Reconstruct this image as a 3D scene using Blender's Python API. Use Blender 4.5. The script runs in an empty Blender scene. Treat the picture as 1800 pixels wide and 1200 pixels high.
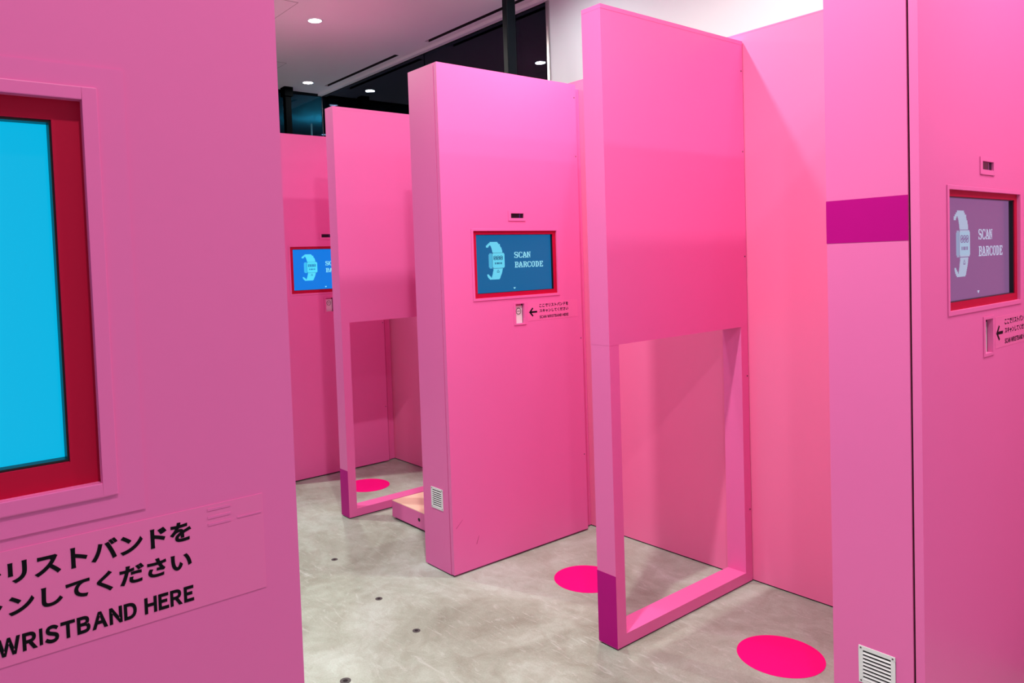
import bpy, bmesh, math, random
from mathutils import Vector, Matrix
random.seed(4)
SC = bpy.context.scene
COL = SC.collection

# ------------------------------------------------------------------ camera, world, exposure
def make_camera():
    f, cx, cy = 1317.745, 803.829, 512.888          # focal length and principal point in 1800x1200 pixels
    yaw, pitch, roll = math.radians(52.459), math.radians(2.248), math.radians(-2.048)
    fx = Vector((-math.sin(yaw), math.cos(yaw), 0))
    fwd = fx * math.cos(pitch) + Vector((0, 0, -math.sin(pitch)))
    right = fwd.cross(Vector((0, 0, 1))).normalized()
    up = right.cross(fwd)
    c, s = math.cos(roll), math.sin(roll)
    r2, u2 = right * c + up * s, up * c - right * s
    cd = bpy.data.cameras.new('camera'); co = bpy.data.objects.new('camera', cd); COL.objects.link(co)
    m = Matrix((r2, u2, -fwd)).transposed().to_4x4()
    m.translation = Vector((0, 0, 1.479))
    co.matrix_world = m
    cd.sensor_width = 36; cd.sensor_fit = 'HORIZONTAL'
    cd.lens = f / 1800 * 36
    cd.shift_x = (900 - cx) / 1800
    cd.shift_y = (cy - 600) / 1800
    cd.clip_start = .02; cd.clip_end = 100
    SC.camera = co
make_camera()

w = bpy.data.worlds.new('world'); SC.world = w; w.use_nodes = True
w.node_tree.nodes['Background'].inputs[0].default_value = (.87, .92, 1.06, 1)
w.node_tree.nodes['Background'].inputs[1].default_value = .36
SC.view_settings.view_transform = 'Standard'
SC.view_settings.look = 'None'
SC.view_settings.exposure = 0.22
SC.view_settings.gamma = 1.0
SC.view_settings.use_curve_mapping = False

BAY_W = 21.5        # watts of the downlights over the bays
AISLE_W = 48.0      # watts of the downlights over the aisle
WASH_W = 4.0       # watts of the downlights washing the white wall
LAMP_COL = (1.0, .968, .875)

# ------------------------------------------------------------------ dimensions (metres)
CEIL = 3.28
GLASS_Y = 3.75      # dark glazing and white wall behind the row
BACK_Y = 3.045      # pink partition behind the bays
FAR_X = -7.08
H = 2.4
BOOTH_T, BOOTH_D = .232, .915

# ------------------------------------------------------------------ materials
def new_mat(name):
    m = bpy.data.materials.new(name); m.use_nodes = True
    nt = m.node_tree
    return m, nt, nt.nodes, nt.links, nt.nodes['Principled BSDF']

def paint(name, col, rough=.5, var=.04, scale=3.0, bump=.0, spec=.5, metallic=0.0, coat=0.0):
    m, nt, N, L, B = new_mat(name)
    tc = N.new('ShaderNodeTexCoord')
    no = N.new('ShaderNodeTexNoise'); no.inputs['Scale'].default_value = scale; no.inputs['Detail'].default_value = 4
    L.new(tc.outputs['Object'], no.inputs['Vector'])
    mx = N.new('ShaderNodeMix'); mx.data_type = 'RGBA'
    a = [max(0, c * (1 - var)) for c in col]; b = [min(1, c * (1 + var)) for c in col]
    mx.inputs['A'].default_value = (*a, 1); mx.inputs['B'].default_value = (*b, 1)
    L.new(no.outputs['Fac'], mx.inputs['Factor'])
    L.new(mx.outputs['Result'], B.inputs['Base Color'])
    B.inputs['Roughness'].default_value = rough
    B.inputs['Specular IOR Level'].default_value = spec
    B.inputs['Metallic'].default_value = metallic
    B.inputs['Coat Weight'].default_value = coat
    if bump:
        n2 = N.new('ShaderNodeTexNoise'); n2.inputs['Scale'].default_value = 60; n2.inputs['Detail'].default_value = 3
        L.new(tc.outputs['Object'], n2.inputs['Vector'])
        bp = N.new('ShaderNodeBump'); bp.inputs['Strength'].default_value = bump; bp.inputs['Distance'].default_value = .002
        L.new(n2.outputs['Fac'], bp.inputs['Height']); L.new(bp.outputs['Normal'], B.inputs['Normal'])
    return m

def emit(name, col, strength, rough=.2, base=(.01, .01, .012)):
    m, nt, N, L, B = new_mat(name)
    B.inputs['Base Color'].default_value = (*base, 1)
    B.inputs['Roughness'].default_value = rough
    B.inputs['Specular IOR Level'].default_value = .06
    B.inputs['Emission Color'].default_value = (*col, 1)
    B.inputs['Emission Strength'].default_value = strength
    return m

def srgb(r, g, b):
    def f(c):
        c /= 255
        return c / 12.92 if c <= .04045 else ((c + .055) / 1.055) ** 2.4
    return (f(r), f(g), f(b))

def concrete():
    m, nt, N, L, B = new_mat('polished_concrete')
    tc = N.new('ShaderNodeTexCoord')
    def noise(scale, detail, rough=.6, dist=0.0, vec=None):
        n = N.new('ShaderNodeTexNoise'); n.inputs['Scale'].default_value = scale
        n.inputs['Detail'].default_value = detail; n.inputs['Roughness'].default_value = rough
        n.inputs['Distortion'].default_value = dist
        L.new(vec or tc.outputs['Object'], n.inputs['Vector']); return n
    def ramp(src, stops):
        r = N.new('ShaderNodeValToRGB'); L.new(src, r.inputs['Fac'])
        e = r.color_ramp.elements
        e[0].position, e[0].color = stops[0][0], (*stops[0][1], 1)
        e[1].position, e[1].color = stops[-1][0], (*stops[-1][1], 1)
        for p, c in stops[1:-1]:
            k = e.new(p); k.color = (*c, 1)
        return r
    def mix(fac, a, b, mode='MIX'):
        x = N.new('ShaderNodeMix'); x.data_type = 'RGBA'; x.blend_type = mode
        if isinstance(fac, float): x.inputs['Factor'].default_value = fac
        else: L.new(fac, x.inputs['Factor'])
        for k, v in (('A', a), ('B', b)):
            if isinstance(v, tuple): x.inputs[k].default_value = (*v, 1)
            else: L.new(v, x.inputs[k])
        return x.outputs['Result']
    big = noise(1.6, 6, .6, .8)
    base = ramp(big.outputs['Fac'], [(.30, srgb(142, 153, 138)), (.5, srgb(170, 187, 173)), (.68, srgb(190, 210, 200))])
    mid = noise(9, 8, .7, 1.2)
    mott = ramp(mid.outputs['Fac'], [(.35, (.80, .78, .74)), (.62, (1.06, 1.07, 1.07))])
    c = mix(.75, base.outputs['Color'], mott.outputs['Color'], 'MULTIPLY')
    fine = noise(170, 3, .7)
    spk = ramp(fine.outputs['Fac'], [(.33, (.80, .79, .77)), (.6, (1.04, 1.04, 1.04))])
    c = mix(.6, c, spk.outputs['Color'], 'MULTIPLY')
    # pale trowel streaks
    mp = N.new('ShaderNodeMapping'); mp.inputs['Rotation'].default_value = (0, 0, .5); mp.inputs['Scale'].default_value = (1.5, 7, 1)
    L.new(tc.outputs['Object'], mp.inputs['Vector'])
    st = noise(3.2, 9, .75, 2.2, mp.outputs['Vector'])
    sm = ramp(st.outputs['Fac'], [(.55, (0, 0, 0)), (.68, (.62, .62, .62))])
    c = mix(sm.outputs['Color'], c, srgb(200, 216, 208))
    L.new(c, B.inputs['Base Color'])
    rr = ramp(mid.outputs['Fac'], [(.3, (.42, .42, .42)), (.7, (.58, .58, .58))])
    L.new(rr.outputs['Color'], B.inputs['Roughness'])
    bp = N.new('ShaderNodeBump'); bp.inputs['Strength'].default_value = .12; bp.inputs['Distance'].default_value = .003
    L.new(mid.outputs['Fac'], bp.inputs['Height']); L.new(bp.outputs['Normal'], B.inputs['Normal'])
    return m

def dark_glass():
    m, nt, N, L, B = new_mat('tinted_glass')
    N.remove(B)
    tr = N.new('ShaderNodeBsdfTransparent'); tr.inputs['Color'].default_value = (.30, .36, .40, 1)
    gl = N.new('ShaderNodeBsdfGlossy'); gl.inputs['Roughness'].default_value = .0; gl.inputs['Color'].default_value = (.62, .72, .95, 1)
    fr = N.new('ShaderNodeFresnel'); fr.inputs['IOR'].default_value = 1.55
    mx = N.new('ShaderNodeMixShader')
    L.new(fr.outputs['Fac'], mx.inputs['Fac']); L.new(tr.outputs[0], mx.inputs[1]); L.new(gl.outputs[0], mx.inputs[2])
    L.new(mx.outputs[0], N['Material Output'].inputs['Surface'])
    return m

PINK = (.84, .152, .455)
M = dict(
    pink=paint('pink_satin_paint', PINK, .42, .035, 1.6, bump=.05),
    pink_wall=paint('pink_wall_paint', (.95, .205, .46), .5, .03, 1.2, bump=.05),
    film=paint('clear_sticker_film', (.87, .165, .46), .34, .02, 5),
    purple=paint('purple_vinyl', srgb(184, 0, 130), .45, .03, 4, spec=.15),
    crimson=paint('crimson_mat', srgb(186, 0, 54), .55, .03, 5, spec=.2),
    groove=paint('dark_groove', srgb(34, 2, 16), .9, .02, 5),
    black=paint('black_plastic', (.006, .006, .008), .35, .0, 5),
    scuff=paint('scuffed_paint', (.52, .05, .20), .6, .05, 30),
    matte_black=paint('matte_black_paint', (.001, .0012, .0015), .9, .0, 5, spec=.0),
    ink=paint('black_ink', (.004, .003, .006), .6, .0, 5, spec=.1),
    ghost=paint('grey_print', (.20, .20, .22), .5, .0, 5),
    lens=paint('dark_sensor_glass', (.008, .007, .014), .1, .0, 5, spec=.25),
    glint=paint('painted_blue_glint', srgb(30, 36, 120), .1, .0, 5, coat=1.0),
    white_plastic=paint('white_plastic', (.80, .79, .82), .35, .02, 8),
    scanner=paint('scanner_white', (.82, .80, .82), .3, .01, 8),
    hole=paint('dark_opening', (.012, .010, .012), .9, .0, 5),
    peach=paint('bare_plywood', srgb(250, 214, 190), .6, .05, 6, bump=.1),
    disc=paint('hot_pink_vinyl', (1.0, .0, .24), .55, .06, 7, spec=.2),
    white_wall=paint('white_emulsion', (.74, .79, .805), .7, .02, 1.5, bump=.05),
    ceiling=paint('ceiling_plaster', (.84, .80, .82), .75, .03, 1.2, bump=.05),
    seam=paint('ceiling_seam', (.22, .18, .19), .9, .0, 5),
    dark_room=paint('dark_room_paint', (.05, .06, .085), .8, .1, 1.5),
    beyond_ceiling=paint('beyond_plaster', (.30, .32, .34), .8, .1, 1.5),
    steel=paint('dark_steel', (.0015, .0045, .007), .45, .1, 2, spec=.12),
    chrome=paint('brushed_metal', (.50, .48, .48), .28, .05, 20, metallic=1.0),
    screw=paint('screw_metal', (.10, .05, .07), .5, .05, 20),
    anchor=paint('anchor_metal', (.07, .075, .075), .55, .1, 30),
    lampglow=emit('lamp_diffuser', (1.0, .985, .97), 14.0),
    tealglow=emit('teal_lamp', srgb(70, 215, 235), 5.0),
    concrete=concrete(),
    glass=dark_glass(),
    tape=paint('tape_residue', (.84, .155, .46), .35, .02, 5),
)

# ------------------------------------------------------------------ mesh helpers
class MB:
    def __init__(s): s.v = []; s.f = []
    def quad(s, a, b, c, d):
        n = len(s.v); s.v += [tuple(a), tuple(b), tuple(c), tuple(d)]; s.f.append((n, n+1, n+2, n+3)); return s
    def box(s, x0, x1, y0, y1, z0, z1):
        n = len(s.v)
        s.v += [(x, y, z) for z in (z0, z1) for y in (y0, y1) for x in (x0, x1)]
        for f in ((0,2,3,1), (4,5,7,6), (0,1,5,4), (1,3,7,5), (3,2,6,7), (2,0,4,6)):
            s.f.append(tuple(n + i for i in f))
        return s
    def poly_x(s, pts, x0, x1):                      # prism: outline in (y, z), from x0 to x1
        n = len(s.v); k = len(pts)
        s.v += [(x0, y, z) for y, z in pts] + [(x1, y, z) for y, z in pts]
        s.f.append(tuple(n + k + i for i in range(k))); s.f.append(tuple(n + i for i in reversed(range(k))))
        for i in range(k):
            j = (i + 1) % k; s.f.append((n + i, n + j, n + k + j, n + k + i))
        return s
    def disc(s, c, r, t, axis='z', seg=48, r2=None):  # cylinder from c along +axis
        n = len(s.v); r2 = r if r2 is None else r2
        def P(a, rr, h):
            ca, sa = math.cos(a) * rr, math.sin(a) * rr
            d = {'z': (ca, sa, h), 'x': (h, ca, sa), 'y': (sa, h, ca)}[axis]
            return (c[0] + d[0], c[1] + d[1], c[2] + d[2])
        for k in range(seg): s.v.append(P(2*math.pi*k/seg, r, 0))
        for k in range(seg): s.v.append(P(2*math.pi*k/seg, r2, t))
        s.f.append(tuple(n + i for i in reversed(range(seg)))); s.f.append(tuple(n + seg + i for i in range(seg)))
        for i in range(seg):
            j = (i + 1) % seg; s.f.append((n+i, n+j, n+seg+j, n+seg+i))
        return s
    def ring(s, c, r0, r1, t, axis='z', seg=48):
        n = len(s.v)
        def P(a, rr, h):
            ca, sa = math.cos(a) * rr, math.sin(a) * rr
            d = {'z': (ca, sa, h), 'x': (h, ca, sa), 'y': (sa, h, ca)}[axis]
            return (c[0] + d[0], c[1] + d[1], c[2] + d[2])
        for rr, h in ((r0, 0), (r1, 0), (r1, t), (r0, t)):
            for k in range(seg): s.v.append(P(2*math.pi*k/seg, rr, h))
        for q in range(4):
            a, b = q * seg, ((q + 1) % 4) * seg
            for i in range(seg):
                j = (i + 1) % seg; s.f.append((n+a+i, n+a+j, n+b+j, n+b+i))
        return s
    def frame_x(s, y0, y1, z0, z1, wl, wr, wb, wt, x0, x1):   # rectangular ring in the (y, z) plane
        s.box(x0, x1, y0, y0+wl, z0, z1); s.box(x0, x1, y1-wr, y1, z0, z1)
        s.box(x0, x1, y0+wl, y1-wr, z0, z0+wb); s.box(x0, x1, y0+wl, y1-wr, z1-wt, z1)
        return s
    def holed_x(s, y0, y1, z0, z1, holes, x0, x1):   # slab from x0 to x1 with rectangular holes right through
        ys = sorted({y0, y1, *[h[0] for h in holes], *[h[1] for h in holes]})
        zs = sorted({z0, z1, *[h[2] for h in holes], *[h[3] for h in holes]})
        def inhole(y, z): return any(a < y < b and c < z < d for a, b, c, d in holes)
        for i in range(len(ys) - 1):
            for j in range(len(zs) - 1):
                a, b, c, d = ys[i], ys[i+1], zs[j], zs[j+1]
                if inhole((a+b)/2, (c+d)/2): continue
                s.quad((x1,a,c), (x1,b,c), (x1,b,d), (x1,a,d)); s.quad((x0,a,c), (x0,a,d), (x0,b,d), (x0,b,c))
        s.quad((x0,y0,z0), (x1,y0,z0), (x1,y0,z1), (x0,y0,z1)); s.quad((x0,y1,z0), (x0,y1,z1), (x1,y1,z1), (x1,y1,z0))
        s.quad((x0,y0,z0), (x0,y1,z0), (x1,y1,z0), (x1,y0,z0)); s.quad((x0,y0,z1), (x1,y0,z1), (x1,y1,z1), (x0,y1,z1))
        for a, b, c, d in holes:
            s.quad((x0,a,c), (x0,a,d), (x1,a,d), (x1,a,c)); s.quad((x0,b,c), (x1,b,c), (x1,b,d), (x0,b,d))
            s.quad((x0,a,c), (x1,a,c), (x1,b,c), (x0,b,c)); s.quad((x0,a,d), (x0,b,d), (x1,b,d), (x1,a,d))
        return s
    def build(s, name, mat, parent=None, bevel=0.0, loc=None, smooth=False):
        me = bpy.data.meshes.new(name); me.from_pydata(s.v, [], s.f); me.update()
        bm = bmesh.new(); bm.from_mesh(me)
        if bevel:
            bmesh.ops.remove_doubles(bm, verts=bm.verts, dist=1e-6)
            sharp = [e for e in bm.edges if len(e.link_faces) == 2 and e.calc_face_angle(0) > .6]
            bmesh.ops.bevel(bm, geom=sharp, offset=bevel, segments=2, affect='EDGES', profile=.6)
        bmesh.ops.recalc_face_normals(bm, faces=bm.faces)
        bm.to_mesh(me); bm.free()
        me.materials.append(mat)
        o = bpy.data.objects.new(name, me); COL.objects.link(o)
        if parent: o.parent = parent
        if loc: o.location = loc
        return o

def thing(name, label, cat, loc=(0, 0, 0), group=None):
    o = bpy.data.objects.new(name, None); COL.objects.link(o); o.location = loc
    o.empty_display_size = .1
    tag(o, label, cat, group); return o
def tag(o, label, cat, group=None):
    o['label'] = label; o['category'] = cat
    if group: o['group'] = group
    return o
def struct(o, label=None, cat=None):
    o['kind'] = 'structure'
    if label: o['label'] = label
    if cat: o['category'] = cat
    return o

# printed lettering lying in the (y, z) plane, facing +x; latin letters are set one by one with even gaps
def glyph_mesh(body, weight):
    cu = bpy.data.curves.new('lettering_curve', 'FONT'); cu.body = body; cu.size = 1; cu.offset = weight; cu.resolution_u = 6
    ob = bpy.data.objects.new('lettering_curve', cu); COL.objects.link(ob)
    dg = bpy.context.evaluated_depsgraph_get(); dg.update()
    me = bpy.data.meshes.new_from_object(ob.evaluated_get(dg))
    v = [tuple(q.co[:2]) for q in me.vertices]; f = [tuple(p.vertices) for p in me.polygons]
    bpy.data.objects.remove(ob); bpy.data.curves.remove(cu); bpy.data.meshes.remove(me)
    return v, f
def lettering(name, body, y0, y1, z0, z1, x, mat, parent, weight=.0, gap=.0):
    V, F = [], []
    if gap:
        pen = 0.0; hv = [q[1] for q in glyph_mesh(chr(0xFF28), weight)[0]]; cap = max(hv)
        for ch in body:
            if ch == ' ': pen += .34; continue
            if ch == 'I': v, f = [(0, 0), (.115 + weight, 0), (.115 + weight, cap), (0, cap)], [(0, 1, 2, 3)]
            else: v, f = glyph_mesh(chr(ord(ch) - 0x21 + 0xFF01), weight)
            lo = min(q[0] for q in v); hi = max(q[0] for q in v); n = len(V)
            V += [(q[0] - lo + pen, q[1]) for q in v]; F += [tuple(n + i for i in p) for p in f]
            pen += hi - lo + gap
    else:
        V, F = glyph_mesh(body, weight)
    ax, bx = min(q[0] for q in V), max(q[0] for q in V); ay, by = min(q[1] for q in V), max(q[1] for q in V)
    me = bpy.data.meshes.new(name)
    me.from_pydata([(x, y0 + (q[0]-ax)/(bx-ax)*(y1-y0), z0 + (q[1]-ay)/(by-ay)*(z1-z0)) for q in V], [], F)
    me.update(); me.materials.append(mat)
    o = bpy.data.objects.new(name, me); COL.objects.link(o); o.parent = parent
    return o

# pixel lettering for the displays
GLYPH = {
 'S': ["0111101","1100011","1100001","1100000","0111110","0011111","0000011","1000011","1100011","1011110"],
 'C': ["0011101","0110011","1100001","1100000","1100000","1100000","1100000","1100001","0110011","0011110"],
 'A': ["0011000","0011100","0011100","0110110","0110110","0110110","0111110","1100011","1100011","1110111"],
 'N': ["1100111","1110010","1110010","1111010","1101010","1101110","1100110","1100110","1100010","1110010"],
 'B': ["1111110","0110011","0110011","0110011","0111110","0110011","0110001","0110001","0110011","1111110"],
 'R': ["1111110","0110011","0110011","0110011","0111110","0110110","0110110","0110011","0110011","1110011"],
 'O': ["0011110","0110011","1100011","1100011","1100011","1100011","1100011","1100011","0110110","0011100"],
 'D': ["1111100","0110110","0110011","0110011","0110011","0110011","0110011","0110011","0110110","1111100"],
 'E': ["1111111","0110011","0110001","0110100","0111100","0110100","0110000","0110001","0110011","1111111"],
 '0': ["0111110","1100011","1100011","1100111","1101111","1111011","1110011","1100011","1100011","0111110"],
}
def pixel_text(mb, text, y0, y1, z0, z1, x):
    n = len(text) * 8 - 1; cy = (y1 - y0) / n; cz = (z1 - z0) / 10
    for k, ch in enumerate(text):
        for r, row in enumerate(GLYPH[ch]):
            c = 0
            while c < 7:
                if row[c] == '1':
                    e = c
                    while e < 7 and row[e] == '1': e += 1
                    a = y0 + (k*8 + c) * cy; b = y0 + (k*8 + e) * cy; t = z1 - r * cz
                    mb.quad((x,a,t-cz), (x,b,t-cz), (x,b,t), (x,a,t))
                    c = e
                else: c += 1

# ------------------------------------------------------------------ the room
fl = MB().box(-12, 3.2, -2.4, 8.0, -.06, 0).build('floor', M['concrete']); struct(fl, 'polished grey concrete floor', 'floor')

# ceiling with the two linear air slots cut out of it
def slab_with_slots():
    mb = MB()
    holes = [(-6.74, -5.448, 3.602, 3.645), (-5.003, -3.30, 3.602, 3.645)]
    xs = sorted({FAR_X, 3.2, *[h[0] for h in holes], *[h[1] for h in holes]})
    ys = sorted({-2.4, GLASS_Y, 3.602, 3.645})
    for i in range(len(xs)-1):
        for j in range(len(ys)-1):
            a, b, c, d = xs[i], xs[i+1], ys[j], ys[j+1]
            if any(h[0] <= a and b <= h[1] and h[2] <= c and d <= h[3] for h in holes): continue
            mb.box(a, b, c, d, CEIL, CEIL + .12)
    return mb, holes
mb, slots = slab_with_slots()
ce = mb.build('ceiling', M['ceiling']); struct(ce, 'white plaster ceiling with black air slots', 'ceiling')
for k, (a, b, c, d) in enumerate(slots):
    o = thing('air_slot', ['long black linear air slot in the ceiling, nearer one beside the post',
                           'shorter black linear air slot in the ceiling, farther one toward the corner'][k],
              'vent', ((a+b)/2, (c+d)/2, CEIL), 'linear air slots along the ceiling edge')
    hx, hy = (b-a)/2, (d-c)/2
    MB().box(-hx, hx, -hy, hy, .09, .119).build('plenum', M['hole'], o)
    MB().box(-hx, hx, -hy, -hy+.003, .0, .09).box(-hx, hx, hy-.003, hy, .0, .09).build('slot_side', M['hole'], o)
st = MB().box(FAR_X, -3.72, 3.705, GLASS_Y, CEIL-.022, CEIL).build('trim_1', M['ceiling']); struct(st, 'pale trim strip along the ceiling edge above the dark glass', 'trim')

# white wall and glazing on the right-hand side, behind the row of booths
ww = MB().box(-3.725, 3.2, GLASS_Y, GLASS_Y+.12, 0, CEIL).build('wall_right', M['white_wall']); struct(ww, 'white painted wall above the pink partition', 'wall')
tr = MB().box(-3.752, -3.725, GLASS_Y-.012, GLASS_Y+.05, 0, CEIL).build('trim_2', M['chrome'], bevel=.004); struct(tr, 'brushed metal edge between dark glass and white wall', 'trim')

def window(idx, a, b, axis, label):
    """a frameless pane with thin metal joint; axis 'y': pane at y = GLASS_Y from x a to b; axis 'x': pane at x = FAR_X from y a to b"""
    g = .004
    if axis == 'y':
        p = MB().box(a+g, b-g, GLASS_Y, GLASS_Y+.012, .02, CEIL-.03)
        j = MB().box(a-g*.9, a+g, GLASS_Y-.003, GLASS_Y+.015, 0, CEIL-.022)
        s_ = MB().box(a+g, b-g, GLASS_Y-.002, GLASS_Y+.02, 0, .02); t_ = MB().box(a+g, b-g, GLASS_Y-.002, GLASS_Y+.02, CEIL-.03, CEIL)
    else:
        p = MB().box(FAR_X-.012, FAR_X, a+g, b-g, .02, CEIL-.03)
        j = MB().box(FAR_X-.015, FAR_X+.003, a-g*.9, a+g, 0, CEIL-.01)
        s_ = MB().box(FAR_X-.02, FAR_X+.002, a+g, b-g, 0, .02); t_ = MB().box(FAR_X-.02, FAR_X+.002, a+g, b-g, CEIL-.03, CEIL)
    o = thing('window_%d' % idx, label, 'window', ((a+b)/2, GLASS_Y, 0) if axis == 'y' else (FAR_X, (a+b)/2, 0))
    inv = Vector(o.location)
    for q, nm, mt in ((p, 'pane', 'glass'), (j, 'joint', 'chrome' if idx == 3 else 'steel'), (s_, 'bottom_rail', 'steel'), (t_, 'top_rail', 'steel')):
        q.v = [tuple(Vector(v) - inv) for v in q.v]
        q.build(nm, M[mt], o)
    struct(o)
window(1, -4.075, -3.752, 'y', 'narrow dark glass pane between black post and white wall')
window(2, -5.225, -4.079, 'y', 'dark glass pane just left of the black post')
window(3, FAR_X, -5.229, 'y', 'dark glass pane nearest the far corner, with a lamp mirrored in it')
window(4, 2.2, GLASS_Y, 'x', 'dark glass at the far end with teal light behind it')
window(5, -2.4, 2.196, 'x', 'dark glass at the far end hidden behind the row')
# the dark rooms beyond the glass
b1 = MB().box(-12, -11.9, -2.4, 8, 0, 3.4).build('wall_far', M['dark_room']); struct(b1, 'dark wall of the room beyond the glass', 'wall')
b2 = MB().box(-11.9, 3.2, 7.9, 8, 0, 3.4).build('wall_beyond', M['dark_room']); struct(b2, 'dark side wall of the room beyond the glass', 'wall')
b3 = MB().box(-11.9, FAR_X-.03, -2.4, 7.9, CEIL, CEIL+.1).box(FAR_X-.03, 3.2, GLASS_Y+.13, 7.9, CEIL, CEIL+.1).build('ceiling_beyond', M['beyond_ceiling']); struct(b3, 'dark ceiling beyond the glass', 'ceiling')

# ------------------------------------------------------------------ posts
o = thing('steel_post', 'tall dark steel post in front of the dark glass behind the middle booth', 'post', (-3.755, 3.4, 0))
MB().box(-.024, .024, -.0385, .0385, .012, CEIL-.012).build('shaft', M['steel'], o, bevel=.006)
MB().box(-.05, .05, -.065, .065, 0, .012).build('base_plate', M['steel'], o)
MB().box(-.05, .05, -.065, .065, CEIL-.012, CEIL).build('head_plate', M['steel'], o)
o = thing('steel_post', 'far black post with a square head at the end of the hall', 'post', (-6.98, 3.31, 0))
MB().box(-.03, .03, -.03, .03, 0, CEIL-.09).build('shaft', M['matte_black'], o)
MB().box(-.05, .05, -.045, .045, CEIL-.09, CEIL).build('head_block', M['matte_black'], o)
o = thing('teal_lamp', 'teal glowing lamp in the dark room beyond the far glass', 'lamp', (-8.32, 4.58, CEIL))
MB().box(-.02, .28, -.14, .14, -.05, 0).build('housing', M['steel'], o)
MB().box(.0, .26, -.12, .12, -.056, -.05).build('diffuser', M['tealglow'], o)
ld = bpy.data.lights.new('teal_light', 'POINT'); ld.energy = 24; ld.color = srgb(60, 200, 230); ld.shadow_soft_size = .1
lo = bpy.data.objects.new('teal_light', ld); COL.objects.link(lo); lo.parent = o; lo.location = (.1, -.25, -.3)
tag(MB().box(-.008, .008, -.008, .008, 0, 3.2).build('light_tube', emit('pale_tube', srgb(170, 225, 235), .8), loc=(-8.2, 4.19, 0)), 'thin pale vertical tube standing behind the far glass', 'tube')

o = thing('beyond_fill_lamp', 'unseen fill lamp added to brighten the dark room beyond the glass', 'lamp', (-4.6, 6.2, CEIL))  # out-of-view lamp added to lift the bluish tone behind the glass
MB().disc((0, 0, -1.0), .006, 1.0, seg=12).build('cord', M['black'], o)
MB().disc((0, 0, -1.12), .15, .12, r2=.03, seg=40).build('lamp_shade', M['steel'], o)
ld = bpy.data.lights.new('beyond_fill_light', 'POINT'); ld.energy = 110; ld.color = (.50, .60, 1.0); ld.shadow_soft_size = .05
lo = bpy.data.objects.new('beyond_fill_light', ld); COL.objects.link(lo); lo.parent = o; lo.location = (0, 0, -1.25)

# ------------------------------------------------------------------ lamps in the ceiling
def downlight(x, y, watts, label, col=LAMP_COL, r=.048, glow=True, size=172):
    o = thing('ceiling_downlight', label, 'lamp', (x, y, CEIL), 'round recessed ceiling downlights')
    MB().ring((0, 0, -.004), r, r + .012, .004, seg=40).build('trim_ring', M['white_plastic'], o)
    MB().disc((0, 0, -.003), r - .001, .002, seg=40).build('diffuser', M['lampglow'], o)
    ld = bpy.data.lights.new('downlight', 'AREA'); ld.energy = watts; ld.color = col
    ld.shape = 'DISK'; ld.size = 2 * r - .006; ld.spread = math.radians(size)
    lo = bpy.data.objects.new('downlight', ld); COL.objects.link(lo); lo.parent = o; lo.location = (0, 0, -.006)
    return o
downlight(-4.99, 2.614, BAY_W, 'nearer of the two glowing downlights in the visible ceiling')
downlight(-6.69, 3.40, BAY_W * .6, 'farther glowing downlight in the ceiling, close to the far corner')
for x, y, e, lab in ((-2.28, 2.56, BAY_W, 'ceiling downlight above the bay of the middle booth'),
                     (-.16, 2.60, BAY_W * .75, 'ceiling downlight above the bay of the nearest booth'),
                     (.44, 2.60, BAY_W * .85, 'ceiling downlight beyond the right edge of the photo'),
                     (-5.20, 1.10, AISLE_W, 'ceiling downlight above the far aisle'),
                     (-1.45, 1.10, AISLE_W, 'ceiling downlight above the middle of the aisle'),
                     (-3.28, 3.25, WASH_W, 'ceiling downlight close to the white wall behind the middle booth'),
                     (-1.70, 3.25, WASH_W, 'ceiling downlight close to the white wall behind the nearest booth'),
                     (.16, .30, AISLE_W * .42, 'ceiling downlight above the near aisle')):
    downlight(x, y, e, lab, (.95, .985, 1.0) if e == WASH_W else LAMP_COL)

def hatch(x1, y1, sx, sy, label):
    o = thing('access_hatch', label, 'hatch', (x1 - sx/2, y1 - sy/2, CEIL), 'ceiling access hatches')
    MB().box(-sx/2+.004, sx/2-.004, -sy/2+.004, sy/2-.004, -.0015, 0).build('hatch_panel', M['ceiling'], o)
    e = .004
    MB().box(-sx/2, sx/2, -sy/2, -sy/2+e, -.001, 0).box(-sx/2, sx/2, sy/2-e, sy/2, -.001, 0)\
        .box(-sx/2, -sx/2+e, -sy/2+e, sy/2-e, -.001, 0).box(sx/2-e, sx/2, -sy/2+e, sy/2-e, -.001, 0).build('hatch_seam', M['seam'], o)
hatch(-4.713, 2.350, .60, .60, 'square access hatch in the ceiling above the left wall edge')
hatch(-6.148, 2.928, .60, .60, 'square access hatch in the ceiling nearer the far lamp')

# ------------------------------------------------------------------ pink partition behind the bays
pw = thing('partition_wall', 'long pink partition wall behind the booths and frames', 'partition', (-2, BACK_Y, 0))
MB().box(-3.4, 4.4, 0, .06, .006, 2.432).build('panel', M['pink_wall'], pw)
MB().box(-3.4, 4.4, .004, .056, 0, .006).build('floor_track', M['hole'], pw)
MB().box(-3.4, 4.4, -.0005, .0605, 2.432, 2.438).build('top_cap', M['pink_wall'], pw)

# ------------------------------------------------------------------ booths
SCR = (.182, .740, 1.302, 1.626)        # display opening: y0, y1, z0, z1
SCN = (.438, .496, 1.163, 1.261)        # scanner opening
SEN = (.426, .512, 1.689, 1.7125)       # sensor opening

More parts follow.
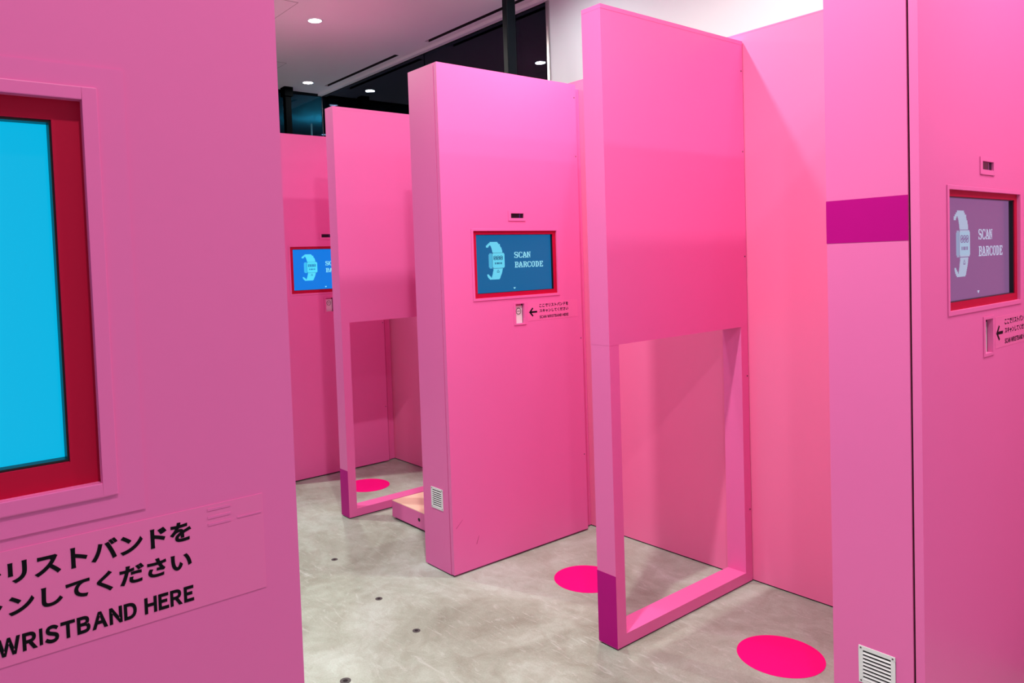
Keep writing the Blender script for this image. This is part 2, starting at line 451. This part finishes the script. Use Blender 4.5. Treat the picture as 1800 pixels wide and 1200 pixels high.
def screen_art(parent, x, cols, with_watch=True):
    """pixel watch and caption on a display; cols: watch, shade, text materials"""
    A = MB()
    def r(y0, y1, z0, z1): A.quad((x,y0,z0), (x,y1,z0), (x,y1,z1), (x,y0,z1))
    # upper strap, stepped
    rows = [(1.573,1.5675,.3005,.3511),(1.5675,1.562,.292,.357),(1.562,1.5565,.284,.367)]
    for z1, z0, a, b in rows: r(a, b, z0, z1)
    r(.277,.297,1.5515,1.5565); r(.305,.367,1.5515,1.5565)
    r(.277,.292,1.546,1.5515); r(.309,.370,1.546,1.5515)
    for i, (a, b) in enumerate(((.311,.376),(.313,.377),(.315,.380),(.316,.381),(.318,.381))):
        r(a, b, 1.546-.0055*(i+1), 1.546-.0055*i)
    # lower strap, stepped
    for i, (a, b) in enumerate(((.320,.381),(.320,.379),(.318,.378),(.316,.376),(.315,.374),(.313,.371))):
        r(a, b, 1.4425-.0055*(i+1), 1.4425-.0055*i)
    z = 1.4095
    r(.279,.291,z,z+.0055); r(.311,.369,z,z+.0)
    for i, (a, b) in enumerate(((.281,.297),(.284,.304),)):
        r(a, b, z-.0055*(i+1), z-.0055*i)
    for i, (a, b) in enumerate(((.311,.368),(.309,.365))): r(a, b, z-.0055*(i+1), z-.0055*i)
    r(.289,.363,z-.0165,z-.011); r(.295,.358,z-.0205,z-.0165)
    # watch body
    r(.3195,.3905,1.4445,1.5185); r(.316,.3945,1.449,1.514)
    A.build('watch_graphic', cols[0], parent)
    B = MB()
    def q(y0, y1, z0, z1, e=.0002): B.quad((x+e,y0,z0), (x+e,y1,z0), (x+e,y1,z1), (x+e,y0,z1))
    q(.2915,.3145,1.449,1.512); q(.296,.316,1.4435,1.5175)
    B.build('watch_side', cols[1], parent)
    D = MB()
    pixel_text(D, '000', .3235, .3820, 1.4835, 1.5045, x+.0003)
    for a, b in ((.3305,.3340),(.3350,.3365),(.3380,.3400),(.3440,.3505),(.3520,.3555),(.3570,.3605),(.3640,.3670),(.3685,.3700),(.3715,.3765)):
        D.quad((x+.0003,a,1.4630), (x+.0003,b,1.4630), (x+.0003,b,1.4725), (x+.0003,a,1.4725))
    for a, b, c, d in ((.3482,.3518,1.4330,1.4360),(.3455,.3482,1.4290,1.4330),(.3518,.3545,1.4290,1.4330),(.3425,.3455,1.4255,1.4290),(.3545,.3575,1.4255,1.4290),(.3425,.3575,1.4225,1.4250)):
        D.quad((x+.0003,a,c), (x+.0003,b,c), (x+.0003,b,d), (x+.0003,a,d))
    for a, b, c, d in ((.3180,.3930,1.5185,1.5200),(.3140,.3160,1.4455,1.5185),(.3190,.3925,1.4425,1.4440)):
        D.quad((x+.0003,a,c), (x+.0003,b,c), (x+.0003,b,d), (x+.0003,a,d))
    D.build('watch_lines', cols[2], parent)
    T = MB()
    pixel_text(T, 'SCAN', .4597, .5720, 1.4915, 1.5215, x+.0002)
    T.build('caption', cols[3], parent)
    T = MB()
    pixel_text(T, 'BARCODE', .4610, .6565, 1.4430, 1.4720, x+.0002)
    T.build('caption', cols[3], parent)
    T = MB()
    for i, (a, b) in enumerate(((.4478,.4626),(.4500,.4602),(.4522,.4580))):
        T.quad((x+.0002,a,1.3445-.0025*(i+1)), (x+.0002,b,1.3445-.0025*(i+1)), (x+.0002,b,1.3445-.0025*i), (x+.0002,a,1.3445-.0025*i))
    T.build('down_mark', cols[3], parent)

def booth(xf, y0, label, screen, cols, D=BOOTH_D, end='low', vent=True, band=False, filler=True, plate=False, glint_cols=None):
    o = thing('screen_booth', label, 'booth', (xf, y0, 0), 'pink booths with a scanning screen')
    T = BOOTH_T
    pt = .021
    # carcass behind the face panel
    c = MB()
    ya, yb = (.02, D) if end == 'low' else (0, D-.02)
    c.box(-T, -.085, ya, yb, 0, H); c.box(-.085, -pt-.001, ya+.02, yb-.004, 2.1, H-.002); c.box(-.085, -pt-.001, ya+.02, yb-.02, 0.004, .9)
    c.build('carcass', M['pink'], o)
    ea, eb = (0, .02) if end == 'low' else (D-.02, D)
    MB().box(-T, -pt-.0055, ea, eb, .007, H).build('end_panel', M['pink'], o)
    MB().box(-pt-.0055, -pt, ea+.006, eb-.004, .007, H-.004).build('shadow_gap', M['groove'], o)
    MB().holed_x(0, D, .010, H, [SCR, SCN, SEN], -pt, 0).build('face_panel', M['pink'], o)
    # display with raised frame and crimson mat
    fr = MB().frame_x(.170, .752, 1.290, 1.637, .012, .012, .012, .011, 0, .003).build('screen_frame', M['pink'], o, bevel=.0008)
    a, b, cc, d = SCR
    mt = MB().frame_x(a, b, cc, d, .0225, .0225, .021, .017, -.009, -.006).build('screen_mat', M['crimson'], o)
    mt['label'] = 'crimson mat around the display'
    MB().box(-.019, -.006, a, a+.0015, cc, d).build('recess_lining', M['crimson'], o)
    MB().frame_x(a+.0225-.004, b-.0225+.004, cc+.021-.004, d-.017+.004, .006, .0055, .006, .006, -.0212, -.0092).build('bezel', M['black'], o)
    sx = -.0205
    ds = MB().box(-.0245, sx, a+.010, b-.010, cc+.010, d-.010).build('display', screen, o)
    screen_art(ds, sx + .0003, cols)
    # sensor window
    MB().frame_x(.409, .523, 1.675, 1.725, .017, .011, .014, .0125, 0, .003).build('sensor_frame', M['pink'], o, bevel=.0006)
    sn = MB().box(-.008, -.003, SEN[0]-.006, SEN[1]+.006, SEN[2]-.006, SEN[3]+.006).build('sensor', M['lens'], o)
    MB().box(-.003, -.0026, .486, .4905, 1.690, 1.711).build('lens_glint', M['glint'], sn)  # blue reflection on the sensor glass, painted as a coloured strip
    # scanner
    MB().frame_x(.425, .508, 1.155, 1.270, .013, .012, .008, .009, 0, .003).build('scanner_frame', M['pink'], o, bevel=.0006)
    MB().box(-.019, -.0165, SCN[0]-.004, SCN[1]+.004, SCN[2]-.004, SCN[3]+.004).build('scanner_back', M['pink'], o)
    MB().box(-.016, -.0118, SCN[1]-.0032, SCN[1]+.0015, SCN[2]-.001, SCN[3]+.001).build('scanner_edge', M['black'], o)
    sc = MB().box(-.016, -.012, SCN[0]-.003, SCN[1]-.0033, SCN[2]-.003, 1.2505).build('scanner', M['scanner'], o)
    cy_, cz_ = .4685, 1.2235
    MB().ring((-.012, cy_, cz_), .0140, .0170, .0005, 'x').build('ring_mark', M['ink'], sc)
    g = MB()
    for k in range(4): g.box(-.012, -.0116, cy_-.0092+k*.0050, cy_-.0092+k*.0050+.0034, cz_-.0028, cz_+.0028)
    g.build('small_print', M['ghost'], sc)
    # instruction sticker
    sk = MB().box(0, .0006, .522, .882, 1.1695, 1.2620).build('sticker', M['film'], o)
    sk['label'] = 'clear instruction sticker with an arrow and two languages'
    e = .0009
    MB().poly_x([(.529,1.2135),(.552,1.2365),(.5595,1.2325),(.5460,1.2180),(.5855,1.2180),(.5855,1.2090),(.5460,1.2090),(.5595,1.1945),(.552,1.1905)], .0006, e).build('arrow', M['ink'], sk)
    lettering('japanese_line', 'ここでリストバンドを', .6015, .8125, 1.2345, 1.2530, e, M['ink'], sk, .036)
    lettering('japanese_line', 'スキャンしてください', .6015, .8115, 1.2075, 1.2255, e, M['ink'], sk, .036)
    lettering('english_line', 'SCAN WRISTBAND HERE', .6015, .8120, 1.1775, 1.1925, e, M['ink'], sk, .044, gap=.085)
    if plate:
        MB().holed_x(.148, .774, 1.272, 1.655, [SCR], 0, .0012).build('tape_outline', M['tape'], o)
        g = MB()
        for zz in (1.2565, 1.249, 1.2425): g.box(.0006, .0010, .828, .850, zz, zz+.0022)
        g.box(.0006, .0010, .856, .880, 1.2435, 1.2450)
        g.build('sticker_wrinkle', M['tape'], sk)
    if vent:
        v = MB().frame_x(0, 0, 0, 0, 0, 0, 0, 0, 0, 0); v.v, v.f = [], []
        x0, x1, z0, z1 = -.163, -.070, .300, .402
        bw = .011
        v.box(x0, x1, -.003, 0, z0, z0+bw).box(x0, x1, -.003, 0, z1-bw, z1).box(x0, x0+bw, -.003, 0, z0+bw, z1-bw).box(x1-bw, x1, -.003, 0, z0+bw, z1-bw)
        vg = v.build('vent_grille', M['white_plastic'], o, bevel=.0006); vg['label'] = 'small white louvred vent grille'
        MB().box(x0+bw, x1-bw, -.0004, 0, z0+bw, z1-bw).build('vent_opening', M['hole'], vg)
        l = MB(); n = 8; p = (z1 - z0 - 2*bw) / n
        for k in range(n):
            zz = z0 + bw + k * p
            nn = len(l.v)
            l.v += [(x0+bw, -.004, zz), (x1-bw, -.004, zz), (x1-bw, -.0005, zz+p*.44), (x0+bw, -.0005, zz+p*.44), (x0+bw, -.0030, zz), (x1-bw, -.0030, zz), (x1-bw, -.0004, zz+p*.36), (x0+bw, -.0004, zz+p*.36)]
            for f in ((0,1,2,3), (7,6,5,4), (0,4,5,1), (1,5,6,2), (2,6,7,3), (3,7,4,0)): l.f.append(tuple(nn+i for i in f))
        l.build('louvre', M['white_plastic'], vg)
        for xx in (x0+.006, x1-.006):
            for zz in (z0+.006, z1-.006): MB().disc((xx, -.0036, zz), .0024, .0008, 'y', 12).build('screw', M['screw'], vg)
    if band:
        bd = MB().box(-T-.0008, -pt-.0055, -.0008, 0, 1.494, 1.609).build('colour_band', M['purple'], o); bd['label'] = 'purple vinyl band across the narrow end'
    if filler:
        MB().box(-.060, -.036, D, BACK_Y - y0 - .002, .006, 2.388).box(-.036, -.030, D+.022, D+.034, .006, 2.388).build('corner_filler', M['pink'], o)
    for zz in (2.33, 2.02, 1.05, .42): MB().disc((0, D-.012, zz), .0035, .0008, 'x', 12).build('screw', M['screw'], o)
    return o

def scheme(tag_, bg, light, side, dark, text, k=.86):
    s = emit(tag_ + '_screen_glow', srgb(*bg), k)
    return s, [emit(tag_ + n, srgb(*c), k) for n, c in (('_watch_glow', light), ('_shade_glow', side), ('_line_glow', dark), ('_caption_glow', text))]
s_, c_ = scheme('purple', (126, 84, 132), (160, 178, 204), (142, 152, 184), (110, 84, 136), (182, 192, 220))
booth(-.779, 2.060, 'nearest pink booth at the right, purple band on its narrow end', s_, c_, band=True)
s_, c_ = scheme('teal', (0, 97, 152), (104, 210, 240), (80, 176, 216), (10, 74, 118), (150, 226, 246))
booth(-2.786, 2.065, 'middle pink booth with a teal screen between the two open frames', s_, c_)
mid_booth = [o for o in COL.objects if o.get('label', '').startswith('middle pink booth')][0]
for (ya, za), (yb, zb) in (((.017, .228), (.058, .262)), ((.137, .125), (.154, .162))):
    sm = MB().poly_x([(ya, za), (ya+.004, za), (yb+.002, zb), (yb, zb)], 0, .0004).build('scuff_mark', M['scuff'], mid_booth); sm['label'] = 'short dark scuff mark'
s_, c_ = scheme('blue', (0, 122, 226), (84, 222, 255), (62, 190, 246), (20, 100, 176), (150, 240, 255))
booth(-4.780, 2.056, 'farthest pink booth with a bright blue screen half hidden behind the frame', s_, c_, vent=False)
s_, c_ = scheme('cyan', (0, 180, 226), (170, 240, 255), (130, 220, 245), (0, 120, 170), (200, 248, 255))
booth(-.692, -.5985, 'large pink booth filling the left foreground, screen cut by the photo edge', s_, c_, D=.9175, end='high', vent=False, filler=False, plate=True)

# ------------------------------------------------------------------ open frames
def frame(xf, y0, y1, label):
    o = thing('frame_partition', label, 'frame', (xf, y0, 0), 'pink frames with an open lower half')
    D = y1 - y0; t = .092; s = .053; za, zb = .051, 1.151
    hd = MB().box(-t, 0, 0, D, zb, H-.016).build('header_panel', M['pink'], o)
    MB().box(-t, .0006, -.0004, D, H-.016, H).build('top_cap', M['pink'], o)
    MB().box(-t+.0005, -.0005, .0005, s, .006, zb).build('stile', M['pink'], o)
    MB().box(-t+.0005, -.0005, D-s, D-.0005, .006, zb).build('stile', M['pink'], o)
    MB().box(-t+.0005, -.0005, s, D-s, .006, za).build('sill', M['pink'], o)
    MB().box(-t+.008, -.006, .006, D-.006, 0, .006).build('glide', M['hole'], o)
    b = MB().box(-t-.0006, -.0003, -.0004, .0006, .008, .283).build('colour_band', M['purple'], o); b['label'] = 'purple vinyl band at the foot of the post'
    for zz in (2.27, 1.92, 1.46, .93, .33): MB().disc((0, D-.012, zz), .0036, .001, 'x', 12).build('screw', M['screw'], o)
    return o
frame(-1.850, 2.121, 3.041, 'nearer pink frame with an open lower half, in front of the nearest booth bay')
frame(-3.852, 2.105, 3.041, 'farther pink frame with an open lower half, left of the middle booth')

# ------------------------------------------------------------------ low platform, discs, floor anchors
o = thing('platform', 'low pink platform with bare top beside the middle booth', 'platform', (-3.692, 2.301, 0))
MB().box(0, .672, 0, .735, .012, .104).build('skirt', M['pink'], o, bevel=.0015)
MB().box(.01, .66, .015, .72, 0, .012).build('plinth', M['hole'], o)
MB().box(.001, .672, .001, .735, .104, .108).build('top_board', M['peach'], o)
MB().disc((.276, -.0008, .060), .010, .0008, 'y', 24).build('cable_hole', M['hole'], o)

for x, y, lab in ((-1.440, 2.537, 'hot pink disc on the floor in front of the nearest booth'),
                  (-2.440 + .075, 2.512, 'hot pink disc on the floor partly behind the nearer frame post'),
                  (-4.366, 2.532, 'hot pink disc on the floor seen through the farther frame')):
    tag(MB().disc((0, 0, 0), .150, .0012, seg=96).build('floor_disc', M['disc'], loc=(x, y, 0)), lab, 'floor marker', 'round floor markers')

for x, y, r, lab in ((-3.374, 1.748, .016, 'small dark anchor in the floor nearest the platform'), (-2.839, 1.681, .016, 'small dark anchor in the floor below the middle booth corner'),
                  (-2.488, 1.642, .016, 'small dark anchor in the floor left of the nearer frame foot'), (-2.355, 1.243, .020, 'small dark anchor at the bottom edge of the photo')):
    a = MB().disc((0, 0, 0), r, .0008, seg=24)
    q = a.build('floor_anchor', M['anchor'], loc=(x, y, 0)); tag(q, lab, 'anchor', 'old anchors in the concrete floor')
    MB().disc((0, 0, .0008), r*.45, .0003, seg=16).build('bolt_hole', M['hole'], q)
